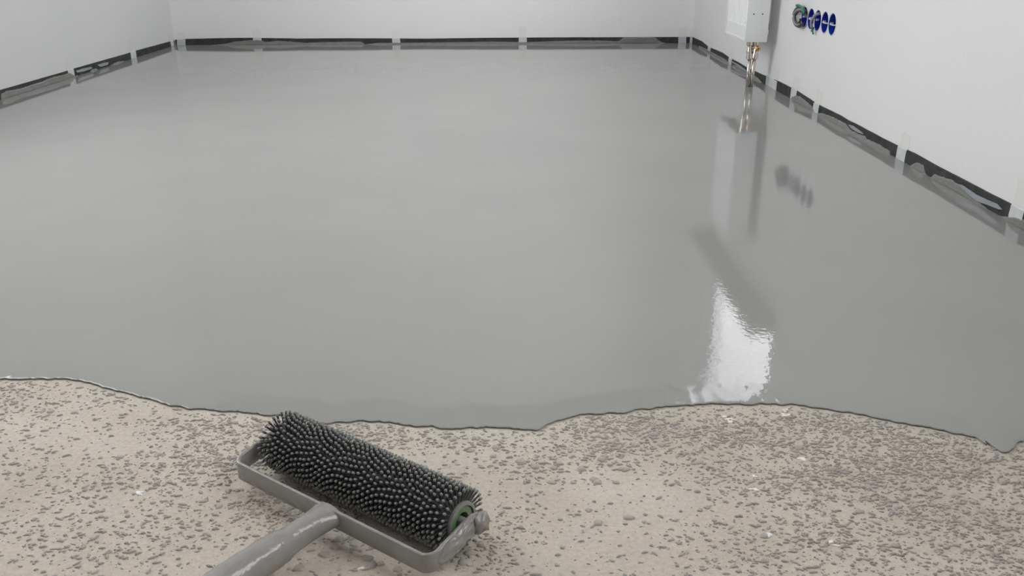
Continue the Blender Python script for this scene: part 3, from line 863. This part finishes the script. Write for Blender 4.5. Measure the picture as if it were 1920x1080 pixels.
# spikes: one pin mesh, rings of pins round the drum
NP = 6
pin_prof = [(0.00135, -0.0005), (0.00110, 0.0015), (0.00100, 0.0088), (0.00145, 0.0106), (0.00165, 0.0120), (0.00135, 0.0132), (0.0005, 0.0138)]
pv, pf, pm = [], [], []
for r, h in pin_prof:
    for k_ in range(NP):
        q = 2 * PI * k_ / NP
        pv.append((r * math.cos(q), r * math.sin(q), h))
for i in range(len(pin_prof) - 1):
    for k_ in range(NP):
        pf.append((i * NP + k_, i * NP + (k_ + 1) % NP, (i + 1) * NP + (k_ + 1) % NP, (i + 1) * NP + k_))
        pm.append(1 if i >= 3 else 0)
pf.append(tuple((len(pin_prof) - 1) * NP + k_ for k_ in range(NP)))
pm.append(1)
pin = bpy.data.meshes.new('spike')
pin.from_pydata(pv, [], pf)
pin.update()
pin.polygons.foreach_set('use_smooth', [True] * len(pf))
pin.polygons.foreach_set('material_index', pm)
pin.materials.append(M['spike'])
pin.materials.append(M['tip'])
NRING, NAROUND = 42, 32
pins = []
bpy.context.view_layer.update()
mw = Matrix.Translation(roll.location) @ Matrix.Rotation(roll.rotation_euler.z, 4, 'Z')
for i in range(NRING):
    x = DX0 + 0.002 + (DX1 - DX0 - 0.004) * i / (NRING - 1)
    ph = 0.5 * i + 0.55 * math.sin(i * 0.62) + 0.5 * math.sin(i * 0.23 + 1)
    for j in range(NAROUND):
        th = 2 * PI * (j + ph) / NAROUND + random.gauss(0, 0.012)
        lean = 0.0
        if i == NRING - 1:
            lean = 0.16
        if i == 0:
            lean = -0.22
        lean += random.gauss(0, 0.035)
        d = Vector((math.sin(lean), math.cos(th) * math.cos(lean), math.sin(th) * math.cos(lean)))
        base = Vector((x, ROLL_Y + CORE_R * math.cos(th), ROLL_R + CORE_R * math.sin(th)))
        rot = d.to_track_quat('Z', 'Y').to_matrix().to_4x4()
        sc = random.uniform(0.965, 1.0) * (ROLL_R - CORE_R) / 0.0137
        m4 = Matrix.Translation(base) @ rot @ Matrix.Diagonal((1, 1, sc, 1))
        tipw = mw @ (base + d * 0.0135)
        view = (cam.location - tipw)
        dw = mw.to_3x3() @ d
        facing = dw.dot(view.normalized())
        score = facing / view.length + (0.25 if d.z > -0.1 else -1.0)
        pins.append((score, m4))
pins.sort(key=lambda p: -p[0])
for s_, m4 in pins[:300]:
    o = bpy.data.objects.new('spike', pin)
    COL.objects.link(o)
    o.parent = roll
    o.matrix_local = m4
rest = pins[300:]
pva = np.array(pv)
nv = len(pv)
AV = np.concatenate([(pva @ np.array(m4.to_3x3()).T + np.array(m4.translation)) for _, m4 in rest])
AF = [tuple(i * nv + q for q in face) for i in range(len(rest)) for face in pf]
me = bpy.data.meshes.new('spike_field')
me.from_pydata(AV.tolist(), [], AF)
me.update()
me.polygons.foreach_set('material_index', pm * len(rest))
me.materials.append(M['spike'])
me.materials.append(M['tip'])
tag(link('spike_field', me, None, roll, smooth=True), kind='stuff')

# ------------------------------------------------------------------ splashes of screed on the bare concrete
def blob(seed, aspect, N=11, h=1.0):
    """domed splash of unit size with a ragged outline"""
    v, f = [], []
    for fr, z in ((1.0, -0.05), (0.86, 0.62), (0.5, 1.0)):
        for k_ in range(N):
            q = 2 * PI * k_ / N
            r = 1 + 0.55 * noise.noise((math.cos(q) * 1.1 + seed * 3.7, math.sin(q) * 1.1, seed)) + 0.25 * noise.noise((math.cos(q) * 2.5, math.sin(q) * 2.5, seed * 1.9))
            v.append((fr * r * math.cos(q) * aspect, fr * r * math.sin(q) / aspect ** 0.5, z * h))
    v.append((0, 0, 1.0 * h))
    for i in range(2):
        for k_ in range(N):
            f.append((i * N + k_, i * N + (k_ + 1) % N, (i + 1) * N + (k_ + 1) % N, (i + 1) * N + k_))
    for k_ in range(N):
        f.append((2 * N + k_, 2 * N + (k_ + 1) % N, 3 * N))
    return v, f


PROTO = [blob(s * 1.31 + 0.4, a) for s, a in enumerate([1.0, 1.2, 1.5, 1.8, 2.2, 1.3, 1.6, 1.0, 1.1, 2.0])]


def density(x, y):
    d = 0.10
    for cx, cy_, rx, ry, a in DENS:
        d = max(d, a * math.exp(-((x - cx) / rx) ** 2 - ((y - cy_) / ry) ** 2))
    d *= 0.55 + 1.1 * max(0.0, 0.5 + 0.9 * noise.noise((x * 16, y * 16, 0.3)))
    return d


AV, AF = [], []
off = 0
tries = 125000
for _ in range(tries):
    x = random.uniform(-0.95, 1.0)
    y = random.uniform(0.42, 1.08)
    if y > edge_y(x) - 0.004:
        continue
    dn = density(x, y)
    if random.random() > dn:
        continue
    pv_, pf_ = PROTO[random.randrange(len(PROTO))]
    r = random.choice([0.0005, 0.0006, 0.0008, 0.0010, 0.0012, 0.0014, 0.0017, 0.0021]) * random.uniform(0.8, 1.2)
    h = min(0.0019, r * random.uniform(0.6, 1.05))
    q = random.gauss(0, 0.6) + (PI if random.random() < 0.5 else 0)
    c, s = math.cos(q) * r, math.sin(q) * r
    for p in pv_:
        AV.append((x + p[0] * c - p[1] * s, y + p[0] * s + p[1] * c, p[2] * h))
    AF += [tuple(off + q_ for q_ in face) for face in pf_]
    off += len(pv_)
me = bpy.data.meshes.new('screed_splatter')
me.from_pydata(AV, [], AF)
me.update()
spl = link('screed_splatter', me, M['splat'], smooth=True)
tag(spl, 'countless small grey screed splashes spattered over the bare concrete', 'splatter', kind='stuff')
dp = []
for i in range(6):
    v_, f_ = blob(i * 2.3 + 11, [1.0, 1.15, 1.3, 1.0, 1.5, 1.2][i], 14)
    q = bpy.data.meshes.new('droplet')
    q.from_pydata(v_, [], f_)
    q.update()
    q.polygons.foreach_set('use_smooth', [True] * len(f_))
    q.materials.append(M['splat'])
    dp.append(q)
for i, (x, y) in enumerate(DROPS):
    o = bpy.data.objects.new('droplet', dp[i % 6])
    COL.objects.link(o)
    o.parent = spl
    r = random.uniform(0.0032, 0.0052)
    o.location = (x, y, 0)
    o.rotation_euler = (0, 0, random.uniform(-0.6, 0.6))
    o.scale = (r, r, r * 0.5)

# ------------------------------------------------------------------ white plaster crumbs
CH = ['pair of white plaster crumbs on concrete left of the roller', 'white plaster crumb nearer the screed edge, upper of two on right concrete', 'larger white plaster crumb just below another on right concrete',
      'thin white plaster sliver low on the right concrete', 'round flaky white plaster spot close to the screed edge', 'ragged white plaster spot touching the screed edge shadow', 'tiny white sliver at lower right of the concrete',
      'white plaster crumb in front of the roller frame', 'pale plaster crumb among dense grey splashes at right']
for i, (x, y) in enumerate(CHIPS):
    v, f = [], []
    pcs = {4: 7, 5: 6, 0: 3}.get(i, 2)
    for k_ in range(pcs):
        sx, sy = (0.006, 0.008) if i in (4, 5) else (0.003, 0.003)
        ox, oy = random.uniform(-sx, sx), random.uniform(-sy, sy)
        r = random.uniform(0.0018, 0.0032)
        b, fb = blob(i * 5.1 + k_, random.choice([1.0, 1.4, 1.9]), 8)
        n0 = len(v)
        q = random.uniform(-0.8, 0.8)
        v += [(x + ox + r * (p[0] * math.cos(q) - p[1] * math.sin(q)), y + oy + r * (p[0] * math.sin(q) + p[1] * math.cos(q)), p[2] * 0.0012 + 0.0002) for p in b]
        f += [tuple(n0 + q_ for q_ in face) for face in fb]
    me = bpy.data.meshes.new('plaster_crumb')
    me.from_pydata(v, [], f)
    me.update()
    tag(link('plaster_crumb', me, M['chip']), CH[i], 'plaster crumb', 'white plaster crumbs on the concrete')
